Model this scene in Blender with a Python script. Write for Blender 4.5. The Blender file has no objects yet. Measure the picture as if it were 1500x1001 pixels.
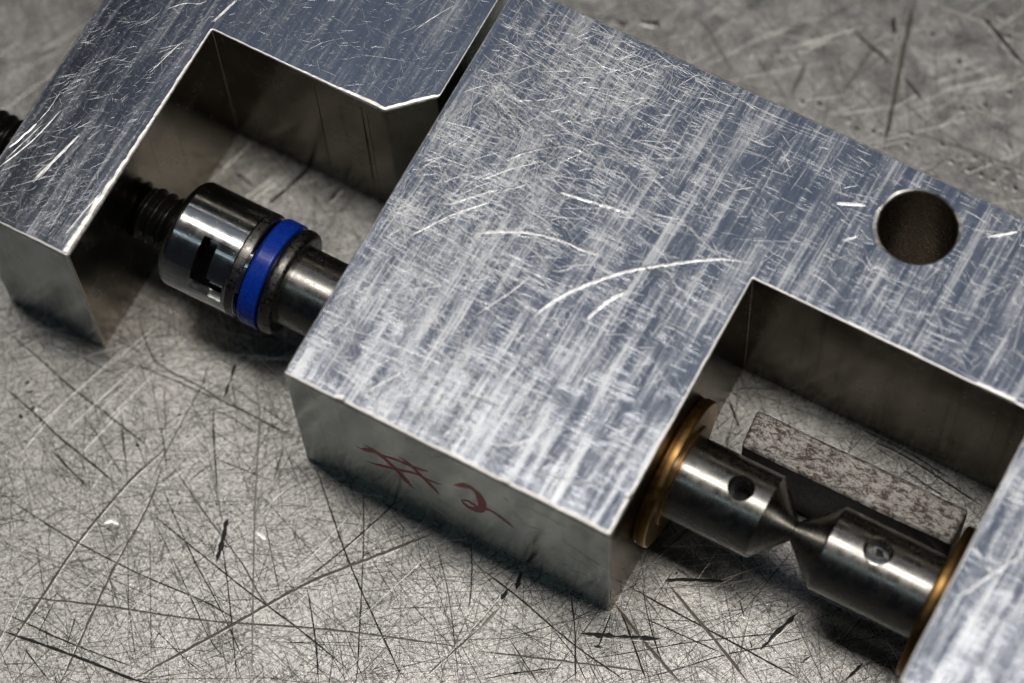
import bpy, bmesh, math, random
import numpy as np
from mathutils import Matrix, Vector
from mathutils.geometry import tessellate_polygon

# ------------------------------------------------------------------ camera, world, lamps
S = 0.001                       # everything below is written in millimetres
scene = bpy.context.scene
col = scene.collection
rnd = random.Random(7)

CAM_POS = Vector((82.910, -85.941, 320.323))
CAM_R = ((0.87954867, 0.4747694, -0.03143493), (-0.43077972, 0.82262524, 0.37110181), (0.20204695, -0.31286057, 0.92805996))
cd = bpy.data.cameras.new('camera'); cam = bpy.data.objects.new('camera', cd); col.objects.link(cam)
cam.matrix_world = Matrix.Translation(CAM_POS*S) @ Matrix(CAM_R).transposed().to_4x4()
cd.sensor_width = 36.0; cd.lens = 4669.9/1500*36
cd.clip_start = 0.01; cd.clip_end = 20
cd.dof.use_dof = True; cd.dof.focus_distance = 0.3305; cd.dof.aperture_fstop = 13.0; cd.dof.aperture_blades = 7
scene.camera = cam

w = bpy.data.worlds.new('World'); scene.world = w; w.use_nodes = True
bg = w.node_tree.nodes['Background']
bg.inputs[0].default_value = (0.30, 0.345, 0.46, 1); bg.inputs[1].default_value = 0.022

TGT = Vector((20, 13, 12))
def lamp(name, phi, xo, dist, sx, sy, power, color):
    l = bpy.data.lights.new(name, 'AREA'); l.shape = 'RECTANGLE'; l.size = sx; l.size_y = sy
    l.energy = power; l.color = color
    o = bpy.data.objects.new(name, l); col.objects.link(o)
    a = math.radians(phi)
    p = TGT*S + Vector((xo, dist*math.cos(a), dist*math.sin(a)))
    o.location = p
    z = (p - TGT*S).normalized(); x = Vector((1, 0, 0)); x = (x - z*x.dot(z)).normalized(); y = z.cross(x)
    o.matrix_world = Matrix.Translation(p) @ Matrix((x, y, z)).transposed().to_4x4()
    return o
lamp('overhead_softbox', 84.5, 0.12, 0.9, 0.92, 0.15, 4.2, (1.0, 0.955, 0.89))
lamp('blue_ceiling_fill', 68, 0.10, 0.9, 0.96, 0.26, 0.15, (0.68, 0.79, 1.0))  # added fill, stands in for a bluish ceiling mirrored in the block tops
lamp('front_tube_lamp', 118, 0.0, 0.9, 0.9, 0.028, 0.16, (0.70, 0.92, 1.0))
lamp('rear_tube_lamp', 54, 0.0, 1.0, 0.9, 0.02, 0.10, (1.0, 0.97, 0.92))
lamp('low_rear_lamp', 30, 0.0, 1.1, 0.9, 0.06, 0.10, (1.0, 0.88, 0.66))

vs = scene.view_settings
vs.view_transform = 'Standard'; vs.look = 'None'; vs.exposure = 0.0; vs.gamma = 1.0; vs.use_curve_mapping = False
scene.cycles.use_denoising = True
scene.cycles.max_bounces = 8; scene.cycles.glossy_bounces = 6; scene.cycles.sample_clamp_indirect = 4.0

# ------------------------------------------------------------------ traced marks, mm on their plane: (kind, width, points)
TABLE_MARKS=[('g',0.22,[(-4.29,-30.37),(1.8,-20.68),(6.99,-12.23),(12.49,-5.55),(16.88,-0.24)]),
 ('d',0.13,[(6.73,-11.77),(8.65,-6.97),(10.92,0.04),(10.52,1.45)]),
 ('d',0.12,[(7.4,-12.61),(10.9,-17.05),(13.51,-20.97)]),
 ('d',0.12,[(0.94,0.07),(5.44,-4.05),(10.85,-8.81),(21.43,-16.78)]),
 ('d',0.1,[(7.04,0.02),(10.7,-6.49),(17.03,-19.1)]),
 ('d',0.11,[(-12.18,-12.92),(-6.76,-14.09),(2.07,-15.81),(8.44,-16.79),(15.84,-18.34)]),
 ('d',0.2,[(-18.99,-31.65),(-10.7,-30.41),(-3.75,-29.66),(-1.79,-29.05)]),
 ('g',0.14,[(-20.72,-28.22),(-11.51,-24.55),(-0.21,-20.56),(12.16,-15.21),(26.43,-10.02)]),
 ('g',0.18,[(-10.34,-33.57),(-10.77,-29.67),(-11.83,-20.76),(-12.18,-12.92),(-13.25,-7.79)]),
 ('g',0.2,[(-17.34,-34.31),(-16.95,-26.63),(-16.66,-19.3),(-15.47,-11.4),(-13.87,-6.07)]),
 ('d',0.09,[(-4.18,-11.12),(-0.22,-16.22),(6.01,-24.93)]),
 ('d',0.09,[(-12.63,-9.5),(-5.44,-14.99),(0.92,-19.18),(6.42,-23.31)]),
 ('g',0.1,[(-12.34,-7.31),(-6.58,-10.37),(-0.12,-13.39),(4.08,-15.94),(8.91,-16.93)]),
 ('k',0.42,[(-3.96,-9.8),(-3.16,-12.19),(-2.6,-14.49)]),
 ('d',0.08,[(-16.88,1.03),(-10.38,1.53),(-6.41,1.54),(-1.68,1.56)]),
 ('f',0.14,[(-9.6,5.68),(-6.75,1.78),(-1.77,-7.84),(7.34,-24.23)]),
 ('d',0.08,[(-24.82,-11.82),(-18.73,-13.93)]),
 ('d',0.1,[(-27.02,-18.69),(-18.54,-19.49),(-9.44,-19.5),(-1.57,-18.91),(4.0,-19.13)]),
 ('d',0.07,[(-12.18,-12.92),(-8.37,-15.34),(-2.93,-19.24),(1.14,-22.2),(5.25,-23.94)]),
 ('d',0.07,[(-0.51,-7.99),(3.05,-12.12),(5.22,-14.55)]),
 ('f',0.07,[(-24.18,-23.26),(-16.87,-22.22),(-7.59,-19.31)]),
 ('d',0.09,[(-15.99,-32.03),(-11.23,-34.04)]),
 ('d',0.1,[(-20.09,-29.87),(-11.72,-29.39),(-4.07,-28.47)]),
 ('d',0.07,[(-20.57,-4.23),(-15.66,-11.09)]),
 ('d',0.06,[(-10.78,-14.6),(-3.1,-27.18)]),
 ('d',0.06,[(-12.89,-15.71),(-6.95,-25.3)]),
 ('d',0.1,[(20.16,0.08),(22.35,-3.93),(23.56,-6.85)]),
 ('d',0.07,[(17.05,-1.95),(21.11,-6.56),(26.42,-14.15)]),
 ('g',0.12,[(25.44,-8.21),(24.25,-11.57),(23.06,-14.92)]),
 ('d',0.1,[(-15.57,-26.3),(-15.23,-30.06)]),
 ('d',0.06,[(-6.33,-23.4),(-1.11,-24.96),(2.47,-25.79)]),
 ('d',0.09,[(-12.75,-26.39),(-11.8,-30.21)]),
 ('g',0.35,[(33.69,79.56),(35.15,73.73),(36.24,70.08),(38.72,61.14)]),
 ('d',0.3,[(32.42,76.57),(33.6,74.47)]),
 ('d',0.2,[(36.77,70.36),(39.98,68.59)]),
 ('d',0.22,[(29.1,72.91),(35.11,71.02)]),
 ('f',0.22,[(32.29,72.63),(31.62,65.01)]),
 ('d',0.3,[(40.95,81.38),(44.99,79.23),(48.03,77.73)]),
 ('f',0.2,[(13.53,66.38),(19.48,62.13)]),
 ('f',0.3,[(26.32,66.84),(26.78,62.49)]),
 ('d',0.2,[(27.27,70.41),(28.98,72.46)]),
 ('f',0.25,[(40.24,64.56),(53.41,66.18)]),
 ('k',0.4,[(7.34,62.98),(9.84,63.5)]),
 ('k',0.35,[(4.89,61.7),(6.57,61.8)]),
 ('k',0.34,[(27.79,62.44),(28.55,62.42)]),
 ('k',0.34,[(29.55,62.98),(30.31,62.95)]),
 ('k',0.34,[(33.4,62.7),(34.15,62.68)]),
 ('k',0.34,[(34.64,62.22),(35.39,62.19)]),
 ('k',0.34,[(36.4,62.75),(37.14,62.73)]),
 ('k',0.34,[(40.33,62.92),(41.08,62.89)]),
 ('k',0.34,[(41.75,63.09),(42.49,63.07)]),
 ('k',0.34,[(43.84,63.24),(44.58,63.22)]),
 ('k',0.34,[(45.59,63.41),(46.33,63.38)]),
 ('k',0.34,[(47.61,63.34),(48.35,63.31)]),
 ('k',0.34,[(49.22,63.43),(49.96,63.41)]),
 ('k',0.34,[(50.69,63.45),(51.43,63.43)]),
 ('k',0.34,[(52.17,63.48),(52.9,63.45)]),
 ('k',0.34,[(53.23,63.66),(53.97,63.64)]),
 ('k',0.34,[(40.28,64.4),(41.03,64.37)]),
 ('k',0.34,[(43.8,64.72),(44.54,64.7)]),
 ('k',0.34,[(47.63,65.03),(48.38,65.01)]),
 ('k',0.34,[(49.51,65.26),(50.25,65.24)]),
 ('k',0.34,[(51.46,65.34),(52.2,65.32)]),
 ('k',0.34,[(53.06,65.44),(53.8,65.41)]),
 ('k',0.34,[(42.76,82.13),(43.52,82.09)]),
 ('k',0.34,[(44.66,80.21),(45.42,80.18)]),
 ('k',0.34,[(45.99,71.34),(46.74,71.31)]),
 ('k',0.34,[(43.93,69.7),(44.68,69.67)]),
 ('k',0.34,[(47.75,73.97),(48.5,73.94)]),
 ('k',0.34,[(36.95,76.59),(37.71,76.56)]),
 ('k',0.34,[(24.48,67.04),(25.24,67.01)]),
 ('k',0.34,[(22.63,66.65),(23.39,66.63)]),
 ('k',0.35,[(50.41,68.36),(51.37,67.73)]),
 ('k',0.3,[(41.08,75.27),(41.9,74.55)]),
 ('k',0.25,[(41.52,80.9),(42.49,80.63)]),
 ('d',0.1,[(53.17,29.37),(56.24,28.87)]),
 ('d',0.16,[(52.23,29.84),(57.22,29.77),(66.21,28.59)]),
 ('d',0.12,[(56.82,28.41),(62.06,27.74)]),
 ('d',0.1,[(59.21,30.04),(60.78,28.96)]),
 ('d',0.1,[(49.78,30.48),(56.93,30.38),(62.18,29.7)]),
 ('d',0.09,[(36.9,26.82),(39.44,24.66)]),
 ('d',0.09,[(36.02,27.14),(38.27,29.1),(41.57,30.44)]),
 ('d',0.1,[(36.92,27.05),(39.37,24.64)]),
 ('d',0.08,[(37.07,22.91),(37.98,24.97)]),
 ('d',0.12,[(22.11,-2.08),(27.56,-3.11),(34.99,-4.89),(41.93,-5.88)]),
 ('d',0.11,[(32.09,-0.04),(34.43,-3.52),(37.13,-8.49)]),
 ('d',0.14,[(36.7,1.04),(38.68,-0.27),(43.68,-4.96)]),
 ('d',0.13,[(36.86,0.12),(37.4,-3.96)]),
 ('k',0.38,[(34.94,-3.58),(37.85,-2.38),(42.77,-0.12)]),
 ('g',0.24,[(36.7,1.04),(41.01,-1.05),(46.68,-3.37)]),
 ('g',0.22,[(40.4,5.69),(44.18,3.98),(48.32,2.14),(52.93,-0.07)]),
 ('d',0.13,[(36.74,3.43),(42.03,3.18),(46.89,3.06),(51.72,2.94),(58.17,2.7)]),
 ('d',0.28,[(40.08,5.69),(43.12,7.3),(45.69,8.55)]),
 ('k',0.36,[(54.2,9.09),(53.17,6.37),(52.47,3.66)]),
 ('k',0.34,[(62.5,7.3),(61.71,4.74)]),
 ('k',0.22,[(57.36,5.58),(56.85,4.39)]),
 ('d',0.08,[(41.93,-5.88),(46.2,-1.81),(49.35,1.35),(53.83,5.05),(57.07,8.09)]),
 ('d',0.08,[(37.01,-5.66),(40.69,-2.89),(46.17,1.34),(53.3,6.11),(55.75,7.56)]),
 ('d',0.1,[(38.13,4.49),(41.08,0.66),(44.37,-2.6)]),
 ('g',0.13,[(26.53,-10.2),(34.57,-7.12),(44.21,-3.52)]),
 ('d',0.08,[(28.26,-12.78),(31.17,-10.41),(35.16,-7.64)]),
 ('f',0.2,[(26.34,-4.76),(25.47,-8.25)]),
 ('d',0.08,[(32.14,-4.39),(35.55,-5.94),(38.18,-7.87)]),
 ('d',0.08,[(28.79,-7.5),(33.67,-10.25)]),
 ('f',0.07,[(26.82,-3.84),(28.7,-11.21)]),
 ('d',0.1,[(39.92,1.05),(46.17,1.34),(49.28,1.48)]),
 ('d',0.1,[(50.93,4.19),(51.72,3.27)]),
 ('d',0.09,[(48.18,7.43),(49.36,6.04)]),
 ('k',0.3,[(36.83,-4.09),(37.93,-3.75)]),
 ('k',0.25,[(30.7,-10.72),(31.51,-10.13)]),
 ('k',0.35,[(26.06,-4.24),(26.05,-2.72)]),
 ('d',0.3,[(26.88,-2.45),(26.39,-0.33)]),
 ('d',0.11,[(-24.92,6.67),(-23.38,4.75),(-20.35,2.28),(-17.46,1.78),(-14.12,1.79),(-11.12,1.49),(-6.78,1.51),(-1.85,1.32)]),
 ('d',0.08,[(-25.54,2.27),(-21.59,2.18)]),
 ('d',0.08,[(-22.48,0.63),(-18.78,0.95),(-15.81,1.17),(-12.28,1.28)]),
 ('k',0.24,[(-12.21,6.01),(-11.61,3.64),(-11.3,1.8)]),
 ('d',0.09,[(-14.94,5.39),(-14.16,2.3),(-13.89,-2.09),(-13.71,-5.43),(-13.4,-10.26)]),
 ('d',0.13,[(-11.86,0.57),(-9.63,-3.03),(-6.52,-7.69)]),
 ('d',0.08,[(-11.63,0.16),(-9.13,0.28),(-6.1,-0.12)]),
 ('d',0.08,[(-2.63,-0.4),(-1.77,-3.88)]),
 ('d',0.08,[(-8.59,-4.59),(-1.86,-3.93)]),
 ('d',0.08,[(-9.82,-8.12),(-8.55,-5.09)]),
 ('f',0.1,[(-17.78,0.14),(-14.46,-5.03)]),
 ('d',0.07,[(-11.49,3.44),(-7.04,2.84),(-2.43,2.34)]),
 ('d',0.12,[(-37.18,-2.29),(-32.04,-3.39),(-26.49,-4.78),(-19.25,-6.05),(-15.85,-6.78),(-15.12,-7.58)]),
 ('d',0.14,[(-33.64,-8.0),(-29.07,-9.07),(-24.4,-10.34),(-19.69,-11.3),(-15.84,-12.15)]),
 ('d',0.08,[(-23.59,-7.0),(-20.24,-8.69),(-15.93,-11.15)]),
 ('d',0.09,[(-19.45,-6.15),(-16.91,-9.31)]),
 ('d',0.08,[(-24.96,-11.96),(-21.48,-13.02),(-18.76,-13.69)]),
 ('k',0.45,[(-29.0,-9.18),(-28.94,-8.34)]),
 ('k',0.35,[(-31.18,-6.71),(-30.85,-6.26)]),
 ('k',0.3,[(-30.48,-7.41),(-30.03,-7.29)]),
 ('k',0.3,[(-29.94,-10.2),(-29.32,-10.27)]),
 ('k',0.3,[(-16.99,-7.24),(-16.44,-7.09)]),
 ('k',0.35,[(-14.68,-2.27),(-14.19,-2.01)]),
 ('d',0.3,[(-18.47,23.8),(-17.52,26.77),(-16.48,30.18)]),
 ('k',0.35,[(-12.81,26.93),(-12.16,29.57)]),
 ('d',0.22,[(-23.85,25.62),(-20.85,25.04)]),
 ('b',0.3,[(-15.42,-16.44),(-14.85,-15.74),(-13.83,-15.8)]),
 ('b',0.3,[(-0.55,-9.61),(0.8,-9.91)]),
 ('k',0.2,[(-14.94,-16.59),(-14.36,-16.89)])]
BLOCK_MARKS=[('w',0.22,[(19.34,16.1),(19.47,17.62),(21.34,21.23),(25.05,25.52),(28.88,28.55),(32.89,31.24),(35.83,32.33)]),
 ('w',0.2,[(24.13,19.04),(24.73,20.96),(25.52,22.54),(26.5,23.78)]),
 ('w',0.1,[(19.78,16.04),(21.41,17.04),(21.83,18.27)]),
 ('w',0.26,[(9.62,22.19),(12.28,23.88),(15.19,25.1),(17.91,25.63),(20.33,25.71),(22.28,26.14)]),
 ('w',0.12,[(16.98,22.78),(18.6,22.3),(19.82,23.08),(20.52,24.33)]),
 ('w',0.12,[(4.83,25.38),(9.64,27.74),(11.91,29.67)]),
 ('w',0.1,[(10.15,26.8),(12.15,27.7)]),
 ('w',0.1,[(12.94,28.26),(15.06,29.96)]),
 ('w',0.14,[(8.39,30.56),(9.83,32.52),(12.91,35.04),(15.33,35.69)]),
 ('w',0.1,[(8.6,35.84),(10.67,35.09),(12.91,35.04)]),
 ('w',0.1,[(2.46,30.2),(9.18,32.18),(15.03,34.17)]),
 ('w',0.12,[(14.08,14.51),(15.64,17.66),(16.99,20.72)]),
 ('w',0.3,[(15.21,30.19),(19.49,30.93),(22.98,31.55)]),
 ('w',0.12,[(30.72,27.6),(34.25,28.57)]),
 ('w',0.14,[(25.96,26.88),(29.77,26.81)]),
 ('w',0.14,[(19.75,26.29),(22.62,26.02)]),
 ('w',0.1,[(18.2,35.97),(24.25,39.12)]),
 ('w',0.1,[(5.73,23.75),(9.42,27.63)]),
 ('w',0.1,[(3.95,18.94),(6.67,23.04),(9.26,25.89)]),
 ('w',0.1,[(10.76,21.6),(7.74,22.1),(4.87,23.3)]),
 ('w',0.1,[(13.21,19.63),(15.94,18.11),(18.66,16.61)]),
 ('w',0.1,[(13.85,19.96),(16.46,18.68),(19.05,17.4)]),
 ('w',0.12,[(7.25,27.55),(9.42,30.19),(11.63,32.25)]),
 ('w',0.1,[(2.18,34.8),(7.52,32.68)]),
 ('w',0.1,[(2.62,35.12),(7.83,33.03)]),
 ('w',0.1,[(3.06,35.44),(8.14,33.38)]),
 ('w',0.1,[(3.5,35.77),(8.46,33.72)]),
 ('w',0.1,[(3.94,36.09),(8.77,34.07)]),
 ('w',0.1,[(4.38,36.41),(9.08,34.41)]),
 ('w',0.1,[(4.83,36.73),(9.4,34.76)]),
 ('w',0.12,[(2.69,37.78),(7.57,35.8)]),
 ('w',0.12,[(2.92,36.28),(7.16,34.94)]),
 ('w',0.12,[(3.01,38.27),(7.69,36.66)]),
 ('w',0.1,[(3.2,39.01),(7.95,37.28)]),
 ('w',0.08,[(7.65,41.65),(12.66,41.02)]),
 ('w',0.08,[(3.35,46.94),(6.16,46.1)]),
 ('w',0.08,[(3.67,47.44),(5.33,46.0)]),
 ('w',0.1,[(5.94,37.2),(8.36,38.14),(11.26,37.08)]),
 ('w',0.1,[(8.16,35.79),(11.29,34.85),(13.73,35.17)]),
 ('w',0.2,[(68.44,22.15),(70.45,22.35)]),
 ('w',0.22,[(68.54,15.52),(70.92,14.09),(73.27,12.95)]),
 ('w',0.2,[(73.06,17.05),(71.23,13.98),(69.21,9.97)]),
 ('w',0.25,[(40.63,42.1),(43.26,43.24)]),
 ('w',0.2,[(55.68,45.76),(58.11,47.68)]),
 ('w',0.15,[(42.92,38.65),(44.09,39.92)]),
 ('w',0.12,[(5.09,-1.0),(6.11,2.16)]),
 ('w',0.14,[(17.32,1.52),(17.86,2.77),(19.63,4.03)]),
 ('w',0.12,[(20.93,2.77),(23.69,3.89),(25.43,5.78)]),
 ('w',0.1,[(21.82,6.8),(23.76,7.17),(23.69,6.16)]),
 ('w',0.12,[(17.63,6.56),(20.82,6.93)]),
 ('w',0.15,[(31.86,9.15),(33.13,10.79),(34.83,11.94)]),
 ('w',0.1,[(8.12,1.9),(10.6,5.83)]),
 ('w',0.14,[(27.18,2.51),(32.22,3.87),(34.04,4.99)])]
YOKE_MARKS=[('w',0.3,[(-37.98,6.87),(-37.06,9.68),(-36.37,12.15)]),
 ('w',0.12,[(-36.37,12.15),(-36.07,14.18),(-36.04,16.31)]),
 ('w',0.14,[(-37.15,6.26),(-35.73,10.38),(-34.95,14.53)]),
 ('w',0.1,[(-37.03,7.13),(-35.76,12.23)]),
 ('w',0.16,[(-33.24,6.33),(-32.47,9.74),(-31.7,13.17)]),
 ('w',0.1,[(-32.85,6.77),(-32.17,11.76)]),
 ('w',0.12,[(-31.11,29.85),(-29.9,31.2),(-28.38,31.99),(-27.91,32.71)]),
 ('w',0.1,[(-32.5,26.97),(-31.57,29.13)]),
 ('w',0.14,[(-26.29,29.95),(-25.2,34.12)]),
 ('w',0.08,[(-29.0,22.58),(-27.8,27.25)]),
 ('w',0.08,[(-28.71,23.21),(-28.27,25.81)]),
 ('w',0.08,[(-28.74,24.38),(-27.5,27.88)]),
 ('w',0.1,[(-35.15,16.31),(-34.14,17.19),(-33.01,18.24)]),
 ('w',0.08,[(-29.33,22.41),(-28.52,24.01),(-26.95,25.07)]),
 ('w',0.1,[(-36.15,17.21),(-35.86,17.83)]),
 ('w',0.09,[(-23.45,32.62),(-21.7,31.13)]),
 ('w',0.1,[(-11.73,40.77),(-9.7,38.2),(-7.3,35.51)]),
 ('w',0.08,[(-6.92,39.64),(-5.68,42.26),(-4.62,44.13)]),
 ('w',0.07,[(-8.25,38.29),(-6.18,41.01)]),
 ('w',0.09,[(-6.32,33.74),(-4.05,32.33)]),
 ('w',0.09,[(-9.26,31.57),(-5.92,30.39)]),
 ('w',0.08,[(-7.16,41.16),(-5.62,39.98)]),
 ('w',0.08,[(-15.73,32.44),(-14.77,33.92),(-12.97,35.51)]),
 ('w',0.09,[(-8.86,34.05),(-7.41,32.52)]),
 ('w',0.12,[(-33.19,6.24),(-32.48,9.39),(-31.76,13.08)]),
 ('w',0.14,[(-27.17,2.84),(-26.68,6.87),(-26.14,9.22)]),
 ('w',0.1,[(-28.97,2.59),(-29.08,5.97)]),
 ('w',0.1,[(-32.27,1.55),(-33.57,5.0)])]
RED_STROKES=[('r',0.36,[(7.32,13.21),(8.08,13.12),(9.52,14.43),(10.78,13.74),(11.78,12.34),(12.53,11.14),(13.25,9.52),(13.82,8.6)]),
 ('r',0.3,[(8.39,15.12),(9.35,14.92),(10.57,14.53),(12.15,15.34),(13.83,15.75),(14.96,16.15),(16.1,16.94)]),
 ('r',0.26,[(8.31,9.98),(9.39,10.29),(11.03,11.53),(12.5,12.55),(14.26,13.97),(15.64,13.98),(17.47,14.59)]),
 ('r',0.28,[(12.54,16.92),(13.6,16.34),(14.6,14.96),(15.48,13.58),(16.1,12.58),(16.99,11.18)]),
 ('r',0.42,[(18.95,16.57),(19.67,17.35),(20.68,18.52),(21.48,18.33),(21.97,17.17),(22.15,15.22),(22.0,13.33),(21.17,11.83),(20.21,11.82),(19.64,12.91)]),
 ('r',0.26,[(19.72,13.02),(20.43,13.62),(21.11,13.43),(21.79,13.23),(22.79,14.23),(23.74,14.04),(24.8,13.26),(25.73,12.47)])]

# ------------------------------------------------------------------ material helpers
class NT:
    def __init__(self, name):
        self.m = bpy.data.materials.new(name); self.m.use_nodes = True
        self.t = self.m.node_tree; self.b = self.t.nodes['Principled BSDF']
        tc = self.t.nodes.new('ShaderNodeTexCoord')
        v = self.t.nodes.new('ShaderNodeVectorMath'); v.operation = 'SCALE'
        self.t.links.new(tc.outputs['Object'], v.inputs[0]); v.inputs['Scale'].default_value = 1000.0
        self.mm = v.outputs[0]
    def put(self, node, inp, val):
        s = node.inputs[inp]
        if isinstance(val, bpy.types.NodeSocket): self.t.links.new(val, s)
        elif isinstance(val, (tuple, list)) and len(val) == 3 and s.type == 'RGBA': s.default_value = (*val, 1)
        else: s.default_value = val
    def map(self, scale=(1, 1, 1), rotz=0.0, loc=(0, 0, 0), vec=None):
        r = self.t.nodes.new('ShaderNodeMapping'); r.vector_type = 'POINT'
        # rotate first, then scale
        self.t.links.new(vec or self.mm, r.inputs[0]); r.inputs['Rotation'].default_value = (0, 0, rotz); r.inputs['Location'].default_value = loc
        s = self.t.nodes.new('ShaderNodeVectorMath'); s.operation = 'MULTIPLY'
        self.t.links.new(r.outputs[0], s.inputs[0]); s.inputs[1].default_value = scale
        return s.outputs[0]
    def noise(self, vec, scale=1.0, detail=3.0, rough=0.5, dist=0.0):
        n = self.t.nodes.new('ShaderNodeTexNoise'); self.t.links.new(vec, n.inputs['Vector'])
        n.inputs['Scale'].default_value = scale; n.inputs['Detail'].default_value = detail
        n.inputs['Roughness'].default_value = rough; n.inputs['Distortion'].default_value = dist
        return n.outputs['Fac']
    def ramp(self, fac, a, b, lo=0.0, hi=1.0):
        n = self.t.nodes.new('ShaderNodeMapRange'); n.interpolation_type = 'SMOOTHSTEP'
        self.t.links.new(fac, n.inputs[0])
        n.inputs[1].default_value = a; n.inputs[2].default_value = b; n.inputs[3].default_value = lo; n.inputs[4].default_value = hi
        return n.outputs[0]
    def math(self, op, a, b=0.5, clamp=False):
        n = self.t.nodes.new('ShaderNodeMath'); n.operation = op; n.use_clamp = clamp
        self.put(n, 0, a); self.put(n, 1, b); return n.outputs[0]
    def mix(self, fac, a, b):
        n = self.t.nodes.new('ShaderNodeMix'); n.data_type = 'RGBA'
        self.put(n, 0, fac)
        for i, v in ((6, a), (7, b)):
            if isinstance(v, bpy.types.NodeSocket): self.t.links.new(v, n.inputs[i])
            else: n.inputs[i].default_value = (*v, 1)
        return n.outputs[2]
    def bump(self, h, strength=0.3, dist=0.02, prev=None):
        n = self.t.nodes.new('ShaderNodeBump'); n.inputs['Strength'].default_value = strength
        n.inputs['Distance'].default_value = dist*S; self.t.links.new(h, n.inputs['Height'])
        if prev is not None: self.t.links.new(prev, n.inputs['Normal'])
        return n.outputs[0]
    def set(self, base=None, metal=None, rough=None, normal=None, aniso=None):
        for k, v in (('Base Color', base), ('Metallic', metal), ('Roughness', rough), ('Normal', normal), ('Anisotropic', aniso)):
            if v is not None: self.put(self.b, k, v)
        return self.m

def plain(name, base, metal, rough, grain=0.06, gs=(3, 3, 3)):
    t = NT(name)
    n = t.noise(t.map(gs), 1.0, 4.0, 0.6)
    r = t.ramp(n, 0.3, 0.7, max(0.02, rough-grain), rough+grain)
    d = tuple(c*0.82 for c in base)
    return t.set(t.mix(t.ramp(n, 0.35, 0.65), d, base), metal, r)

def mat_scratched_top(name, rubbed, seed, hairs=0.30):
    """worn ground aluminium: bright metal, bluish reflection tinted into its base, with pale rubbed streaks and fine crossing hairlines"""
    t = NT(name)
    l = (seed*3.1, seed*1.7, 0)
    band = t.noise(t.map((1.0, 0.05, 1), 0.035, l), 1.0, 6.0, 0.7, 0.1)           # streaks along the ground direction
    band2 = t.noise(t.map((4.2, 0.07, 1), 0.02, l), 1.0, 3.0, 0.6)
    cross = t.noise(t.map((0.045, 6.5, 1), -0.07, l), 1.0, 2.0, 0.6)
    cross2 = t.noise(t.map((0.07, 8.5, 1), 0.10, l), 1.0, 2.0, 0.6)
    hair = t.noise(t.map((9.0, 0.09, 1), 0.35, l), 1.0, 2.0, 0.5)
    blot = t.noise(t.map((0.12, 0.10, 1), 0.0, l), 1.0, 3.0, 0.55)
    spk = t.noise(t.map((2.4, 2.4, 1), 0, l), 1.0, 4.0, 0.65)
    m = t.math('ADD', t.ramp(band, 0.34, 0.74), t.math('MULTIPLY', t.ramp(band2, 0.42, 0.68), 0.38))
    m = t.math('MULTIPLY', m, t.ramp(blot, 0.25, 0.62, 0.35, 1.0))
    lines = t.math('ADD', t.ramp(cross, 0.58, 0.66), t.ramp(cross2, 0.60, 0.68))
    lines = t.math('ADD', lines, t.math('MULTIPLY', t.ramp(hair, 0.60, 0.68), 0.6))
    brk = t.ramp(t.noise(t.map((0.35, 0.35, 1), 0, l), 1.0, 3.0), 0.42, 0.6)
    lines = t.math('MULTIPLY', lines, brk)
    tot = t.math('ADD', t.math('MULTIPLY', m, rubbed), t.math('MULTIPLY', lines, hairs))
    tot = t.math('ADD', tot, t.ramp(spk, 0.5, 0.75, 0.0, 0.35), True)
    base = t.mix(tot, (0.46, 0.50, 0.585), (0.67, 0.685, 0.71))  # cool reflected cast is tinted into the base colour
    rough = t.ramp(tot, 0.0, 1.0, 0.13, 0.355)
    h = t.math('ADD', t.math('ADD', t.math('MULTIPLY', lines, hairs*3.3), spk), t.math('MULTIPLY', hair, hairs*3.3))
    nb = t.bump(h, 0.22, 0.012)
    return t.set(base, 1.0, rough, nb)

def mat_milled(name, base, rough, seed, edge=None):
    """smooth milled aluminium flank"""
    t = NT(name)
    l = (seed, 0, seed)
    n = t.noise(t.map((0.18, 0.18, 0.18), 0, l), 1.0, 3.0, 0.55)
    f = t.noise(t.map((7.0, 7.0, 0.12), 0, l), 1.0, 2.0, 0.5)
    s = t.noise(t.map((1.2, 1.2, 1.2), 0, l), 1.0, 4.0, 0.6)
    r = t.math('ADD', t.ramp(n, 0.3, 0.7, rough*0.75, rough*1.3), t.ramp(s, 0.5, 0.8, 0, 0.1))
    if edge: t.put(t.b, 'Specular Tint', edge)      # dark edge tint: painted notch shade holds at a glancing angle too
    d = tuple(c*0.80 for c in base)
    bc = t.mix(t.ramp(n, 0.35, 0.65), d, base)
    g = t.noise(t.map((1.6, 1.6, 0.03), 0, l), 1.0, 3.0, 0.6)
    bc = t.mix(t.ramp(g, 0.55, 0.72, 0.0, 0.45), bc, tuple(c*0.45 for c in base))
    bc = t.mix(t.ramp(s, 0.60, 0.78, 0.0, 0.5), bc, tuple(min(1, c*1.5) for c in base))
    return t.set(bc, 1.0, r, t.bump(f, 0.30, 0.006))

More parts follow.
